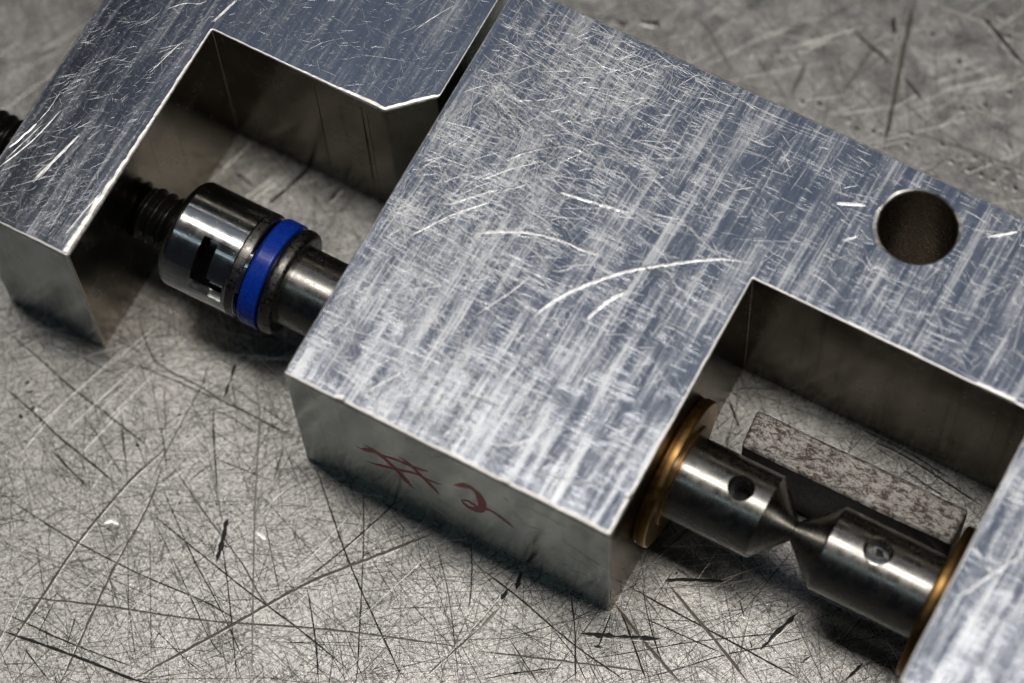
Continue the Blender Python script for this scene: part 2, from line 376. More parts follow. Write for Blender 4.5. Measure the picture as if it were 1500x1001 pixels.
def mat_table():
    """old bench plate: warm grey steel, worn and hairline scratched"""
    t = NT('worn_steel_plate')
    blot = t.noise(t.map((0.09, 0.09, 1)), 1.0, 5.0, 0.65)
    mid = t.noise(t.map((0.32, 0.32, 1), 0.4), 1.0, 5.0, 0.62, 0.4)
    fine = t.noise(t.map((2.6, 2.6, 1)), 1.0, 5.0, 0.68)
    grit = t.noise(t.map((9, 9, 1)), 1.0, 2.0, 0.6)
    lines = None
    for a, sx in ((0.35, 4.5), (0.7, 7.0), (1.0, 5.5), (1.65, 4.0), (2.0, 7.0), (2.3, 6.0), (2.85, 5.0)):
        n = t.noise(t.map((sx, 0.13, 1), a, (a*9, a*5, 0)), 1.0, 2.0, 0.55)
        r = t.ramp(n, 0.62, 0.69)
        lines = r if lines is None else t.math('ADD', lines, r)
    lines = t.math('MULTIPLY', lines, t.ramp(mid, 0.4, 0.6, 0.25, 1.0), True)
    base = t.mix(t.ramp(mid, 0.3, 0.7), (0.30, 0.293, 0.283), (0.56, 0.548, 0.53))
    base = t.mix(t.ramp(blot, 0.42, 0.68, 0.0, 0.55), base, (0.21, 0.205, 0.198))
    base = t.mix(t.ramp(fine, 0.50, 0.66, 0.0, 0.8), base, (0.11, 0.104, 0.098))
    base = t.mix(t.ramp(grit, 0.57, 0.68, 0.0, 0.85), base, (0.92, 0.90, 0.87))
    base = t.mix(t.math('MULTIPLY', lines, 0.8), base, (0.05, 0.046, 0.043))
    rough = t.math('ADD', t.ramp(mid, 0.3, 0.7, 0.32, 0.46), t.ramp(fine, 0.4, 0.7, -0.05, 0.08))
    nb = t.bump(mid, 0.42, 0.11)
    nb = t.bump(fine, 0.75, 0.04, nb)
    nb = t.bump(t.math('SUBTRACT', grit, lines), 0.5, 0.014, nb)
    return t.set(base, 1.0, rough, nb)

def mat_mottled():
    t = NT('mottled_zinc_plating')
    n = t.noise(t.map((1.0, 2.0, 1.3)), 1.0, 7.0, 0.75, 0.4)
    g = t.noise(t.map((6, 6, 6)), 1.0, 3.0, 0.6)
    k = t.math('ADD', t.math('MULTIPLY', n, 0.75), t.math('MULTIPLY', g, 0.25))
    base = t.mix(t.ramp(k, 0.42, 0.58), (0.50, 0.475, 0.445), (0.07, 0.042, 0.03))
    return t.set(base, 0.35, t.ramp(g, 0.3, 0.7, 0.42, 0.6), t.bump(k, 0.6, 0.08))

def mat_turned(name, base, rough, ring=0.04):
    """turned steel: fine rings round the axis (object X)"""
    t = NT(name)
    rg = t.noise(t.map((14.0, 0.05, 0.05)), 1.0, 2.0, 0.6)
    n = t.noise(t.map((0.8, 0.8, 0.8)), 1.0, 4.0, 0.6)
    sc = t.noise(t.map((2.5, 6.0, 6.0), 0.3), 1.0, 3.0, 0.6)
    r = t.math('ADD', t.ramp(n, 0.3, 0.7, rough*0.75, rough*1.25), t.ramp(sc, 0.58, 0.75, 0, 0.10))
    d = tuple(c*0.85 for c in base)
    return t.set(t.mix(t.ramp(n, 0.4, 0.68), base, d), 1.0, r, t.bump(rg, ring, 0.01))

M = {}
M['table'] = mat_table()
M['top_main'] = mat_scratched_top('scratched_aluminium', 0.85, 1.0)
M['top_yoke'] = mat_scratched_top('scratched_aluminium_dull', 0.62, 5.0, 0.10)
M['inner'] = mat_milled('shade_tinted_aluminium', (0.35, 0.33, 0.295), 0.2, 4.0, (0.46, 0.435, 0.40))  # notch shade painted into the wall colour and edge tint
M['bore'] = plain('shade_tinted_bore', (0.22, 0.17, 0.11), 0.95, 0.30, 0.1)  # bore colour darkened to paint in the shade down the hole
M['side'] = mat_milled('milled_aluminium', (0.58, 0.63, 0.60), 0.16, 2.0)
M['side_yoke'] = mat_milled('milled_aluminium_yoke', (0.54, 0.58, 0.56), 0.18, 9.0)
M['burr'] = plain('bright_burred_edge', (0.92, 0.90, 0.87), 1.0, 0.46, 0.1, (2, 2, 2))
M['pale_scratch'] = plain('fresh_aluminium_scratch', (0.93, 0.93, 0.93), 1.0, 0.40, 0.08)
M['soft_scratch'] = plain('worn_aluminium_scratch', (0.64, 0.655, 0.69), 1.0, 0.30, 0.1)
M['dark_scratch'] = plain('grimy_groove', (0.028, 0.025, 0.023), 0.3, 0.6, 0.08)
M['grey_scratch'] = plain('worn_groove', (0.13, 0.115, 0.10), 0.8, 0.5, 0.08)
M['faint_scratch'] = plain('faint_groove', (0.21, 0.19, 0.17), 0.85, 0.45, 0.08)
M['gouge'] = plain('deep_gouge', (0.022, 0.020, 0.019), 0.2, 0.6, 0.08)
M['bright_scratch'] = plain('bright_steel_scratch', (0.93, 0.91, 0.87), 1.0, 0.40, 0.08)
M['red'] = plain('red_marker_ink', (0.42, 0.03, 0.05), 0.6, 0.32, 0.1)
M['black_oxide'] = plain('black_oxide_steel', (0.022, 0.021, 0.02), 0.6, 0.34, 0.08)
M['nickel'] = mat_turned('bright_turned_steel', (0.80, 0.81, 0.81), 0.17, 0.05)
M['steel'] = mat_turned('ground_steel', (0.47, 0.455, 0.43), 0.17, 0.04)
M['dark_steel'] = mat_turned('dark_ground_steel', (0.40, 0.385, 0.36), 0.27, 0.06)
M['pitted'] = plain('pitted_steel_rim', (0.25, 0.235, 0.215), 1.0, 0.36, 0.12, (2.5, 2.5, 2.5))
M['blue'] = plain('blue_seal_plastic', (0.005, 0.052, 0.50), 0.0, 0.28, 0.06)
M['bronze'] = plain('oiled_bronze', (0.40, 0.235, 0.08), 1.0, 0.36, 0.07, (1.2, 1.2, 1.2))
M['bar_side'] = plain('dark_bar_flank', (0.05, 0.046, 0.042), 0.6, 0.45, 0.1)
M['mottled'] = mat_mottled()

# ------------------------------------------------------------------ geometry helpers (mm in, metres out)
def tag(o, label=None, cat=None, group=None, kind=None):
    if label: o['label'] = label
    if cat: o['category'] = cat
    if group: o['group'] = group
    if kind: o['kind'] = kind
    return o
def empty(name, loc):
    o = bpy.data.objects.new(name, None); col.objects.link(o); o.location = Vector(loc)*S; o.empty_display_size = 0.01
    return o
def link(name, me, mats, parent=None, loc=(0, 0, 0)):
    o = bpy.data.objects.new(name, me); col.objects.link(o)
    for m in (mats if isinstance(mats, (list, tuple)) else [mats]): me.materials.append(m)
    o.location = Vector(loc)*S
    if parent is not None:
        o.parent = parent; o.location = Vector(loc)*S - parent.location
    return o
def mesh(name, verts, faces, midx=None, smooth=None):
    me = bpy.data.meshes.new(name)
    me.from_pydata([tuple(c*S for c in v) for v in verts], [], faces); me.update()
    if midx is not None: me.polygons.foreach_set('material_index', midx)
    if smooth is not None:
        me.polygons.foreach_set('use_smooth', [True]*len(me.polygons)); me.set_sharp_from_angle(angle=math.radians(smooth))
    return me
def bool_diff(me, cutters, smooth=30):
    """subtract cutter meshes from a mesh (built in place, helper objects removed again)"""
    o = bpy.data.objects.new('cut_body', me); col.objects.link(o); tmp = []
    for c in cutters:
        co = bpy.data.objects.new('cut_tool', c); col.objects.link(co); tmp.append(co)
        md = o.modifiers.new('b', 'BOOLEAN'); md.operation = 'DIFFERENCE'; md.solver = 'EXACT'; md.object = co
    bpy.context.view_layer.update()
    out = bpy.data.meshes.new_from_object(o.evaluated_get(bpy.context.evaluated_depsgraph_get()))
    for t in [o]+tmp: bpy.data.objects.remove(t)
    out.polygons.foreach_set('use_smooth', [True]*len(out.polygons)); out.set_sharp_from_angle(angle=math.radians(smooth))
    return out
def lathe(profile, seg=96, smooth=30, closed=True):
    """profile of (x, r) revolved about the X axis; ends capped where r = 0"""
    v, f, rows = [], [], []
    dense = [profile[0]]
    for (xa_, ra_), (xb_, rb_) in zip(profile, profile[1:]):     # holding rings keep the highlights straight
        L_ = math.hypot(xb_-xa_, rb_-ra_)
        if L_ > 0.9 and ra_ > 1e-6 and rb_ > 1e-6:
            for t_ in (0.07/L_, 1-0.07/L_): dense.append((xa_+(xb_-xa_)*t_, ra_+(rb_-ra_)*t_))
        dense.append((xb_, rb_))
    for x, r in dense:
        if r < 1e-6: rows.append([len(v)]); v.append((x, 0, 0))
        else:
            rows.append(list(range(len(v), len(v)+seg)))
            for i in range(seg):
                a = 2*math.pi*i/seg; v.append((x, r*math.sin(a), r*math.cos(a)))
    pairs = list(zip(rows, rows[1:]))
    if closed: pairs.append((rows[-1], rows[0]))
    for a, b in pairs:
        for i in range(seg):
            j = (i+1) % seg
            if len(a) == 1 and len(b) == 1: break
            if len(a) == 1: f.append((a[0], b[j], b[i]))
            elif len(b) == 1: f.append((a[i], a[j], b[0]))
            else: f.append((a[i], a[j], b[j], b[i]))
    me = mesh('lathe', v, f, None, None)
    bm = bmesh.new(); bm.from_mesh(me); bmesh.ops.recalc_face_normals(bm, faces=bm.faces); bm.to_mesh(me); bm.free()
    me.polygons.foreach_set('use_smooth', [True]*len(me.polygons)); me.set_sharp_from_angle(angle=math.radians(smooth))
    return me
def sector(x0, x1, r0, r1, t0, t1, n=24):
    """block of a ring between two angles (degrees from +Z towards +Y)"""
    v, f = [], []
    for i in range(n+1):
        a = math.radians(t0+(t1-t0)*i/n)
        for x, r in ((x0, r0), (x1, r0), (x1, r1), (x0, r1)): v.append((x, r*math.sin(a), r*math.cos(a)))
    for i in range(n):
        for k in range(4): f.append((4*i+k, 4*i+(k+1) % 4, 4*i+4+(k+1) % 4, 4*i+4+k))
    f += [(3, 2, 1, 0), (4*n, 4*n+1, 4*n+2, 4*n+3)]
    me = mesh('sector', v, f)
    bm = bmesh.new(); bm.from_mesh(me); bmesh.ops.recalc_face_normals(bm, faces=bm.faces); bm.to_mesh(me); bm.free()
    return me
def radial_pin(x, theta, r, d0, d1, seg=32, profile=None):
    """cylinder standing radially out of the shaft axis"""
    a = math.radians(theta); u = Vector((0, math.sin(a), math.cos(a))); e1 = Vector((1, 0, 0)); e2 = u.cross(e1)
    prof = profile or [(d0, r), (d1, r)]
    v, f = [], []
    for d, q in prof:
        for i in range(seg):
            b = 2*math.pi*i/seg; v.append(tuple(Vector((x, 0, 0))+u*d+e1*q*math.cos(b)+e2*q*math.sin(b)))
    for k in range(len(prof)-1):
        for i in range(seg):
            j = (i+1) % seg; f.append((k*seg+i, k*seg+j, (k+1)*seg+j, (k+1)*seg+i))
    f.append(tuple(range(seg))[::-1]); f.append(tuple(range((len(prof)-1)*seg, len(prof)*seg)))
    me = mesh('pin', v, f)
    bm = bmesh.new(); bm.from_mesh(me); bmesh.ops.recalc_face_normals(bm, faces=bm.faces); bm.to_mesh(me); bm.free()
    return me

def value_noise(seed):
    g = random.Random(seed); tab = [g.random() for _ in range(4096)]
    def f(x):
        i = math.floor(x); t = x-i; t = t*t*(3-2*t)
        return tab[i % 4096]*(1-t)+tab[(i+1) % 4096]*t
    return f

class Ribbons:
    """many slender raised strokes lying on a plane, joined into one mesh"""
    def __init__(self, o, u, v, n):
        self.o, self.u, self.v, self.n = (np.array(q, float) for q in (o, u, v, n)); self.V = []; self.F = []; self.c = 0
    def add(self, pts, width, ridge=0.12, lift=0.004, taper=True, jit=0.0):
        P = np.array(pts, float); N = len(P)
        if N < 2: return
        d = np.gradient(P, axis=0); d /= np.linalg.norm(d, axis=1)[:, None]+1e-9
        nn = np.stack([-d[:, 1], d[:, 0]], 1)
        t = np.linspace(0, 1, N)
        wv = np.full(N, width)
        if taper: wv = wv*np.clip(np.minimum(t, 1-t)*6+0.12, 0.12, 1)
        if jit: wv = wv*(1+jit*np.array([rnd.uniform(-1, 1) for _ in range(N)]))
        rows = []
        for k, hgt in ((-.5, 0), (0, ridge), (.5, 0)):
            q = P+nn*(wv*k)[:, None]
            z = lift+hgt*wv
            rows.append(self.o+q[:, :1]*self.u+q[:, 1:]*self.v+np.broadcast_to(z, (N,))[:, None]*self.n)
        self.V.append(np.concatenate(rows)); b = self.c
        flip = np.dot(np.cross(self.u, self.v), self.n) < 0
        for k in (0, 1):
            i = np.arange(N-1)
            q = np.stack([b+k*N+i, b+k*N+i+1, b+(k+1)*N+i+1, b+(k+1)*N+i], 1)
            if not flip: q = q[:, ::-1]
            self.F.append(q[:, ::-1])
        self.c += 3*N
    def build(self, name, mat, parent):
        V = np.concatenate(self.V)*S; F = np.concatenate(self.F)
        me = bpy.data.meshes.new(name)
        me.from_pydata(V.tolist(), [], F.tolist()); me.update()
        o = link(name, me, mat, parent); tag(o, kind='stuff'); return o

def smooth_path(pts, step=0.5):
    """Catmull-Rom through the traced points"""
    P = [np.array(p, float) for p in pts]
    if len(P) == 2: P = [P[0], (P[0]+P[1])/2, P[1]]
    Q = [2*P[0]-P[1]]+P+[2*P[-1]-P[-2]]; out = []
    for i in range(1, len(Q)-2):
        n = max(2, int(np.linalg.norm(Q[i+1]-Q[i])/step))
        for k in range(n):
            t = k/n
            out.append(0.5*((2*Q[i])+(-Q[i-1]+Q[i+1])*t+(2*Q[i-1]-5*Q[i]+4*Q[i+1]-Q[i+2])*t*t+(-Q[i-1]+3*Q[i]-3*Q[i+1]+Q[i+2])*t**3))
    out.append(P[-1]); return np.array(out)
def linear_path(pts, step=0.6):
    out = []
    for a, b in zip(pts, pts[1:]):
        a = np.array(a, float); b = np.array(b, float); n = max(2, int(np.linalg.norm(b-a)/step))
        out += [a+(b-a)*k/n for k in range(n)]
    out.append(np.array(pts[-1], float)); return np.array(out)
def random_arc(x, y, ang, length, bend, n):
    p = [(x, y)]
    for i in range(n):
        ang += bend/n; p.append((p[-1][0]+math.cos(ang)*length/n, p[-1][1]+math.sin(ang)*length/n))
    return p
def clip(pts, inside):
    out = []
    for p in pts:
        if inside(p[0], p[1]): out.append(p)
        elif len(out) > 1: break
        else: out = []
    return out

# ------------------------------------------------------------------ bench plate
table = link('bench_plate', mesh('bench_plate', [(-420, -420, 0), (460, -420, 0), (460, 480, 0), (-420, 480, 0), (-420, -420, -8), (460, -420, -8), (460, 480, -8), (-420, 480, -8)],
             [(0, 1, 2, 3), (7, 6, 5, 4), (0, 4, 5, 1), (1, 5, 6, 2), (2, 6, 7, 3), (3, 7, 4, 0)]), M['table'])
tag(table, 'worn grey steel bench plate covered in scratches', kind='structure')
plane = ((0, 0, 0), (1, 0, 0), (0, 1, 0), (0, 0, 1))
rb = {k: Ribbons(*plane) for k in ('d', 'g', 'f', 'k', 'b')}
for k, wd, pts in TABLE_MARKS:
    P = linear_path(pts, 0.5) if k == 'k' else smooth_path(pts, 0.6)
    P = P+np.array([[rnd.gauss(0, wd*0.10), rnd.gauss(0, wd*0.10)] for _ in P])
    rb[k].add(P, wd*(1.1 if k == 'k' else 1.5), 0.04, 0.006 if k != 'k' else 0.012, True, 0.65 if k == 'k' else 0.25)
    if k in 'gk' or (k == 'd' and rnd.random() < 0.5):            # the thrown-up bright lip beside a groove
        d = P[-1]-P[0]; d = np.array([-d[1], d[0]])/(np.linalg.norm(d)+1e-9); sgn = 1 if d[1] < 0 else -1
        rb['b'].add(P+d*sgn*wd*0.88, wd*0.28, 0.12, 0.002, True, 0.7)
def hidden(x, y):                                                # under the blocks
    return (0.5 < x and 0 < y < 49 and not (36.5 < x < 68 and y < 31)) or (-37.5 < x < -1 and 1 < y < 49 and not (x > -26 and y < 29.5))
i = 0
while i < 23000:
    x = rnd.uniform(-68, 84); y = rnd.uniform(-42, 92)
    if hidden(x, y) or y > 60+x*.62 or (y > 30 and rnd.random() < .4): continue
    i += 1
    cl = rnd.random()
    ang = rnd.gauss(0.55, 0.25) if cl < .22 else rnd.gauss(-0.75, 0.25) if cl < .45 else rnd.gauss(1.15, 0.2) if cl < .6 else rnd.uniform(0, math.pi)
    ln = rnd.lognormvariate(0.95, 0.9); ln = min(ln, 34)
    wd = rnd.uniform(0.02, 0.062)*(1.35 if ln > 6 else 1)
    kind = rnd.choices('dgfb', (0.36, 0.14, 0.08, 0.42))[0]
    rb[kind].add(random_arc(x, y, ang, ln, rnd.gauss(0, 0.035), 1 if ln < 3 else 4), wd, 0.2 if kind == 'b' else 0.04, rnd.uniform(0.002, 0.004))
for i in range(420):                                             # pits and specks
    x = rnd.uniform(-70, 100); y = rnd.uniform(-45, 100); a = rnd.uniform(0, math.pi); ln = rnd.uniform(0.1, 0.45)
    rb['k' if rnd.random() < .7 else 'b'].add(random_arc(x, y, a, ln, 0.5, 3), rnd.uniform(0.08, 0.22), 0.05, 0.005, True, 0.4)
for k, nm, mt in (('d', 'dark_scratches', 'dark_scratch'), ('g', 'worn_scratches', 'grey_scratch'), ('f', 'faint_scratches', 'faint_scratch'), ('k', 'gouges', 'gouge'), ('b', 'bright_scratches', 'bright_scratch')):
    rb[k].build(nm, M[mt], table)

# ------------------------------------------------------------------ machined blocks
H = 25.0
def block_mesh(name, outline, burr, hole=None, seed=1, inner=()):
    """outline: CCW corner list; burr: bevel width per edge (edge i runs from corner i to i+1)"""
    n1, n2, n3 = value_noise(seed), value_noise(seed+1), value_noise(seed+2)
    pts, wid, eid = [], [], []
    k = len(outline)
    b0 = lambda i: burr[i][0] if isinstance(burr[i], tuple) else burr[i]
    b1 = lambda i: burr[i][1] if isinstance(burr[i], tuple) else burr[i]
    for i in range(k):
        p0 = Vector(outline[i-1]); p = Vector(outline[i]); p2 = Vector(outline[(i+1) % k])
        a = (p0-p).normalized(); b = (p2-p).normalized()
        convex = (p-p0).cross(p2-p) > 0
        r = 0.32 if convex else 0.15
        c0 = p+a*r; c1 = p+b*r
        for s in range(5):
            t = s/4; pts.append((c0*(1-t)**2+p*2*t*(1-t)+c1*t*t)); wid.append(b1(i-1)*(1-t)+b0(i)*t); eid.append(i if s > 1 else (i-1) % k)
        q = p2+(p-p2).normalized()*0.34
        L = (q-c1).length; m = max(1, int(L/0.3))
        for s in range(1, m):
            pts.append(c1+(q-c1)*s/m); wid.append(b0(i)+(b1(i)-b0(i))*s/m); eid.append(i)
    N = len(pts); ins = []; s = 0.0; ww = []
    for i in range(N):
        d = (pts[(i+1) % N]-pts[i-1]).normalized(); nrm = Vector((-d.y, d.x))
        s += (pts[i]-pts[i-1]).length
        f = 0.72+0.22*n1(s*0.12)+0.45*n2(s*0.8)*n1(s*0.2+50)+0.22*(n3(s*2.6)-0.5)
        if n3(s*0.55+900) > 0.93: f *= 1.7
        x = max(0.03, wid[i]*f*0.78); ww.append(x); ins.append((pts[i]+nrm*x, pts[i]+nrm*x*0.14, x, pts[i]+nrm*x*0.42))
    V, F, MI = [], [], []
    for p in pts: V.append((p.x, p.y, 0.0))
    for i in range(N): V.append((pts[i].x, pts[i].y, H-ins[i][2]*0.55))
    for i in range(N): V.append((ins[i][1].x, ins[i][1].y, H-ins[i][2]*0.30))
    for i in range(N): V.append((ins[i][3].x, ins[i][3].y, H-ins[i][2]*0.10))
    for i in range(N): V.append((ins[i][0].x, ins[i][0].y, H))
    for i in range(N):
        j = (i+1) % N
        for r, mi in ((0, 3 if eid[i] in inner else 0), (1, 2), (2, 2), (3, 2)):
            F.append((r*N+i, r*N+j, (r+1)*N+j, (r+1)*N+i)); MI.append(mi)
    loops = [[Vector((*p[0], 0)) for p in ins]]
    idx = list(range(4*N, 5*N)); bidx = list(range(N)); bl = [[Vector((p.x, p.y, 0)) for p in pts]]
    if hole:
        cx, cy, hr = hole; m = 72; base = len(V)
        rings = []
        for z, e in ((0, 0), (H-0.35, 0), (H-0.12, 0.10), (H, 0.34)):
            ring = []
            for i in range(m):
                a = -2*math.pi*i/m
                ee = e*(0.45+0.9*n2(i*0.23)+0.7*max(0, math.cos(a*1.0-3.4))*n1(i*.4))
                ring.append(len(V)); V.append((cx+(hr+ee)*math.cos(a), cy+(hr+ee)*math.sin(a), z))
            rings.append(ring)
        for q in range(3):
            for i in range(m):
                j = (i+1) % m; F.append((rings[q][i], rings[q][j], rings[q+1][j], rings[q+1][i])); MI.append(4 if q == 0 else 2)
        loops.append([Vector((V[i][0], V[i][1], 0)) for i in rings[3]]); idx += rings[3]
        bl.append([Vector((V[i][0], V[i][1], 0)) for i in rings[0]]); bidx += rings[0]
    for lp, ix, mi, up in ((loops, idx, 1, True), (bl, bidx, 0, False)):
        for t in tessellate_polygon(lp):
            a, b, c = (ix[q] for q in t)
            ar = (V[b][0]-V[a][0])*(V[c][1]-V[a][1])-(V[b][1]-V[a][1])*(V[c][0]-V[a][0])
            if abs(ar) < 1e-9: continue
            F.append((a, b, c) if (ar > 0) == up else (a, c, b)); MI.append(mi)
    me = mesh(name, V, F, MI)
    return me

MAIN = [(0, 0), (36.8, 0), (36.8, 30.8), (67.9, 30.8), (67.9, 0), (104, 0), (104, 49.4), (0, 49.4)]
YOKE = [(-37.8, .8), (-25.7, .8), (-25.7, 29.9), (-5.2, 29.9), (-0.9, 34.0), (-0.9, 49.4), (-37.8, 49.4)]
HOLE = (49.0, 43.55, 4.0)

main = empty('fixture_block', (52, 25, 0))
tag(main, 'large pale scratched aluminium block with round hole, square notch and red #2 on its flank', 'metal block')
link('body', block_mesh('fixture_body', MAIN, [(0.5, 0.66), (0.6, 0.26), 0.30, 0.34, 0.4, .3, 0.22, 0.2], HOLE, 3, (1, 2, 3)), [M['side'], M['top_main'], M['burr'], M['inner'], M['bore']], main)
yoke = empty('notched_block', (-19, 30, 0))
tag(yoke, 'darker notched aluminium block at upper left that holds the black threaded rod', 'metal block')
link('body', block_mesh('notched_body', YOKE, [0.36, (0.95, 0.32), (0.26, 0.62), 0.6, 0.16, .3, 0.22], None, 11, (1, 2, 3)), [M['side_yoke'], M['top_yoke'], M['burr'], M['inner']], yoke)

def in_main(x, y):
    if not (0.3 < x < 103.6 and 0.3 < y < 49.1): return False
    if 36.4 < x < 68.3 and y < 31.2: return False
    return (x-HOLE[0])**2+(y-HOLE[1])**2 > 4.5**2
def in_yoke(x, y):
    if not (-37.5 < x < -1.3 and 1.2 < y < 49): return False
    if x > -26.3 and y < 30.6: return False
    return not (x > -5.5 and y-30.6 < (x+5.2)*0.95)

top = ((0, 0, H), (1, 0, 0), (0, 1, 0), (0, 0, 1))
R = Ribbons(*top); R0 = Ribbons(*top)
for k, wd, pts in BLOCK_MARKS:
    P = np.array([q for q in smooth_path(pts, 0.4) if in_main(*q)])
    if len(P) < 3: continue
    for j in range(4 if wd > .15 else 3):
        o = rnd.gauss(0, wd*0.35)
        (R if j == 0 else R0).add(P+np.array([[o+rnd.gauss(0, .02), -o*0.5+rnd.gauss(0, .02)] for _ in P]), wd*rnd.uniform(.45, .75), rnd.uniform(0.05, 0.25), 0.004+0.002*j, True, 0.4)
n_ok = 0
dens = [value_noise(200+q) for q in range(4)]
R2 = Ribbons(*top)
while n_ok < 8200:
    x = rnd.uniform(0, 90); y = rnd.uniform(0, 49.4)
    left = max(0.0, 1-x/26)
    dn = dens[0](x*0.16)*dens[1](y*0.16)+dens[2]((x+y)*0.22)*dens[3]((x-y)*0.22+300)   # scuffed and calm patches
    if rnd.random() > (0.10+0.90*left)*min(1, max(0.10, dn*0.9+0.15)): continue
    c = rnd.random()
    if c < 0.34: ang = rnd.gauss(-0.06, 0.13)
    elif c < 0.52: ang = rnd.gauss(1.53, 0.06)
    elif c < 0.66: ang = rnd.gauss(-0.55, 0.2)
    else: ang = rnd.uniform(0, math.pi)
    ln = min(rnd.lognormvariate(0.45, 0.75), 12); wd = rnd.uniform(0.016, 0.055)
    p = clip(random_arc(x, y, ang, ln, rnd.gauss(0, 0.16), 4), in_main)
    if len(p) > 1: (R if rnd.random() < 0.3 else R2).add(p, wd, rnd.uniform(0.0, 0.14), rnd.uniform(0.001, 0.003)); n_ok += 1
R2.build('fine_scratches', M['soft_scratch'], main)
R0.build('rub_marks', M['soft_scratch'], main)
R.build('scratches', M['pale_scratch'], main)
R = Ribbons(*top)
R2 = Ribbons(*top)
for k, wd, pts in YOKE_MARKS:
    P = np.array([q for q in smooth_path(pts, 0.4) if in_yoke(*q)])
    if len(P) < 3: continue
    for j in range(3 if wd > .13 else 1):
        o = rnd.gauss(0, wd*0.4)
        R.add(P+np.array([[o+rnd.gauss(0, .015), -o*.5+rnd.gauss(0, .015)] for _ in P]), wd*rnd.uniform(.35, .65), rnd.uniform(0.1, 0.3), 0.004+0.002*j, True, 0.5)
n_ok = 0
while n_ok < 2200:
    x = rnd.uniform(-38, -1); y = rnd.uniform(0, 49.4)
    ang = rnd.gauss(0.95, 0.25) if x < -24 and rnd.random() < .5 else rnd.uniform(0, math.pi)
    ln = min(rnd.lognormvariate(-0.15, 0.7), 6); wd = rnd.uniform(0.012, 0.036)
    p = clip(random_arc(x, y, ang, ln, rnd.gauss(0, 0.12), 3), in_yoke)
    if len(p) > 1: (R if rnd.random() < .05 else R2).add(p, wd, rnd.uniform(0.0, 0.1), rnd.uniform(0.001, 0.003)); n_ok += 1
R.build('scratches', M['pale_scratch'], yoke)
R2.build('fine_scratches', M['soft_scratch'], yoke)

R = Ribbons((0, 0, 0), (1, 0, 0), (0, 0, 1), (0, -1, 0))
for i in range(70):
    x = rnd.uniform(1, 35); z = rnd.uniform(1, 23); a = rnd.gauss(0, .5) if rnd.random() < .6 else rnd.uniform(0, 3.14)
    p = clip(random_arc(x, z, a, min(rnd.lognormvariate(0.3, .8), 9), rnd.gauss(0, .3), 4), lambda u, v: .5 < u < 36.2 and .5 < v < 24)
    if len(p) > 1: R.add(p, rnd.uniform(.03, .09), rnd.uniform(.1, .4), 0.002)
R.build('flank_scuffs', M['pale_scratch'], main)
# red marker writing "#2" on the front flank, and tool lines on the notch wall of the left block
R = Ribbons((0, 0, 0), (1, 0, 0), (0, 0, 1), (0, -1, 0))
for j, (k, wd, pts) in enumerate(RED_STROKES):
    R.add(smooth_path(pts, 0.2), wd*2.4, 0.0, 0.006+0.003*j, True, 0.12)
o = R.build('marker_writing', M['red'], main); del o['kind']; o['label'] = 'hand-written #2 in dark red marker'
R = Ribbons((0, 29.9, 0), (1, 0, 0), (0, 0, 1), (0, -1, 0))
for x, wd in ((-13.6, .16), (-8.0, .22), (-7.4, .08)):
    R.add([(x, 24.2), (x+.02, 16), (x, 8), (x, 0.5)], wd, 0.02, 0.004)
R.build('tool_lines', M['dark_scratch'], yoke)

# ------------------------------------------------------------------ rod, socket, shafts (all on one axis)
AY, AZ = 12.9, 12.5
def on_axis(name, x): return empty(name, (x, AY, AZ))
AX = (0, AY, AZ)

def thread_mesh(x0, x1, ro, ri, pitch, seg=40):
    nx = int((x1-x0)/pitch*10); V, F = [], []
    for i in range(nx+1):
        x = x0+(x1-x0)*i/nx
        for j in range(seg):
            a = 2*math.pi*j/seg; ph = (x/pitch-j/seg) % 1.0
            tri = abs(ph-0.5)*2
            r = ri+(ro-ri)*min(1, max(0, (tri-0.12)/0.72))
            r *= min(1, 0.72+min(x-x0, x1-x)*0.5)
            V.append((x, r*math.sin(a), r*math.cos(a)))
    for i in range(nx):
        for j in range(seg):
            k = (j+1) % seg; F.append((i*seg+j, i*seg+k, (i+1)*seg+k, (i+1)*seg+j))
    F.append(tuple(range(seg))[::-1]); F.append(tuple(range(nx*seg, nx*seg+seg)))
    me = mesh('thread', V, F)
    bm = bmesh.new(); bm.from_mesh(me); bmesh.ops.recalc_face_normals(bm, faces=bm.faces); bm.to_mesh(me); bm.free()
    me.polygons.foreach_set('use_smooth', [True]*len(me.polygons)); me.set_sharp_from_angle(angle=math.radians(40))
    return me
rod = link('threaded_rod', thread_mesh(-52, -20.4, 3.05, 2.42, 1.25), M['black_oxide'], None, AX)
tag(rod, 'black threaded rod screwed through the left block into the bright socket', 'threaded rod')

sock = on_axis('bayonet_socket', -16)
tag(sock, 'bright steel cylindrical socket with a cut slot, on the end of the black rod', 'socket')
xa, xb = -21.05, -11.45
cap = lathe([(xa, 2.3), (xa, 4.7), (xa+.10, 5.15), (xa+.30, 5.55), (xa+.62, 5.82), (xa+1.0, 5.95), (xb-1.25, 5.95), (xb-1.15, 5.86), (xb-1.0, 5.88), (xb-.45, 5.90), (xb-.12, 5.72), (xb, 5.45), (xb, 4.95), (xb-7.0, 4.95), (xb-7.0, 2.3)], 128, 28)
cap = bool_diff(cap, [sector(-16.75, -12.95, 4.2, 7.2, -77, -13.5, 30)], 28)
body = link('body', cap, M['nickel'], sock, AX)
R_rim = lathe([(xb-1.12, 5.80), (xb-1.06, 5.955), (xb-.5, 5.955), (xb-.16, 5.80), (xb-.2, 5.6), (xb-1.0, 5.6)], 128, 28)
link('rim', R_rim, M['pitted'], sock, AX)

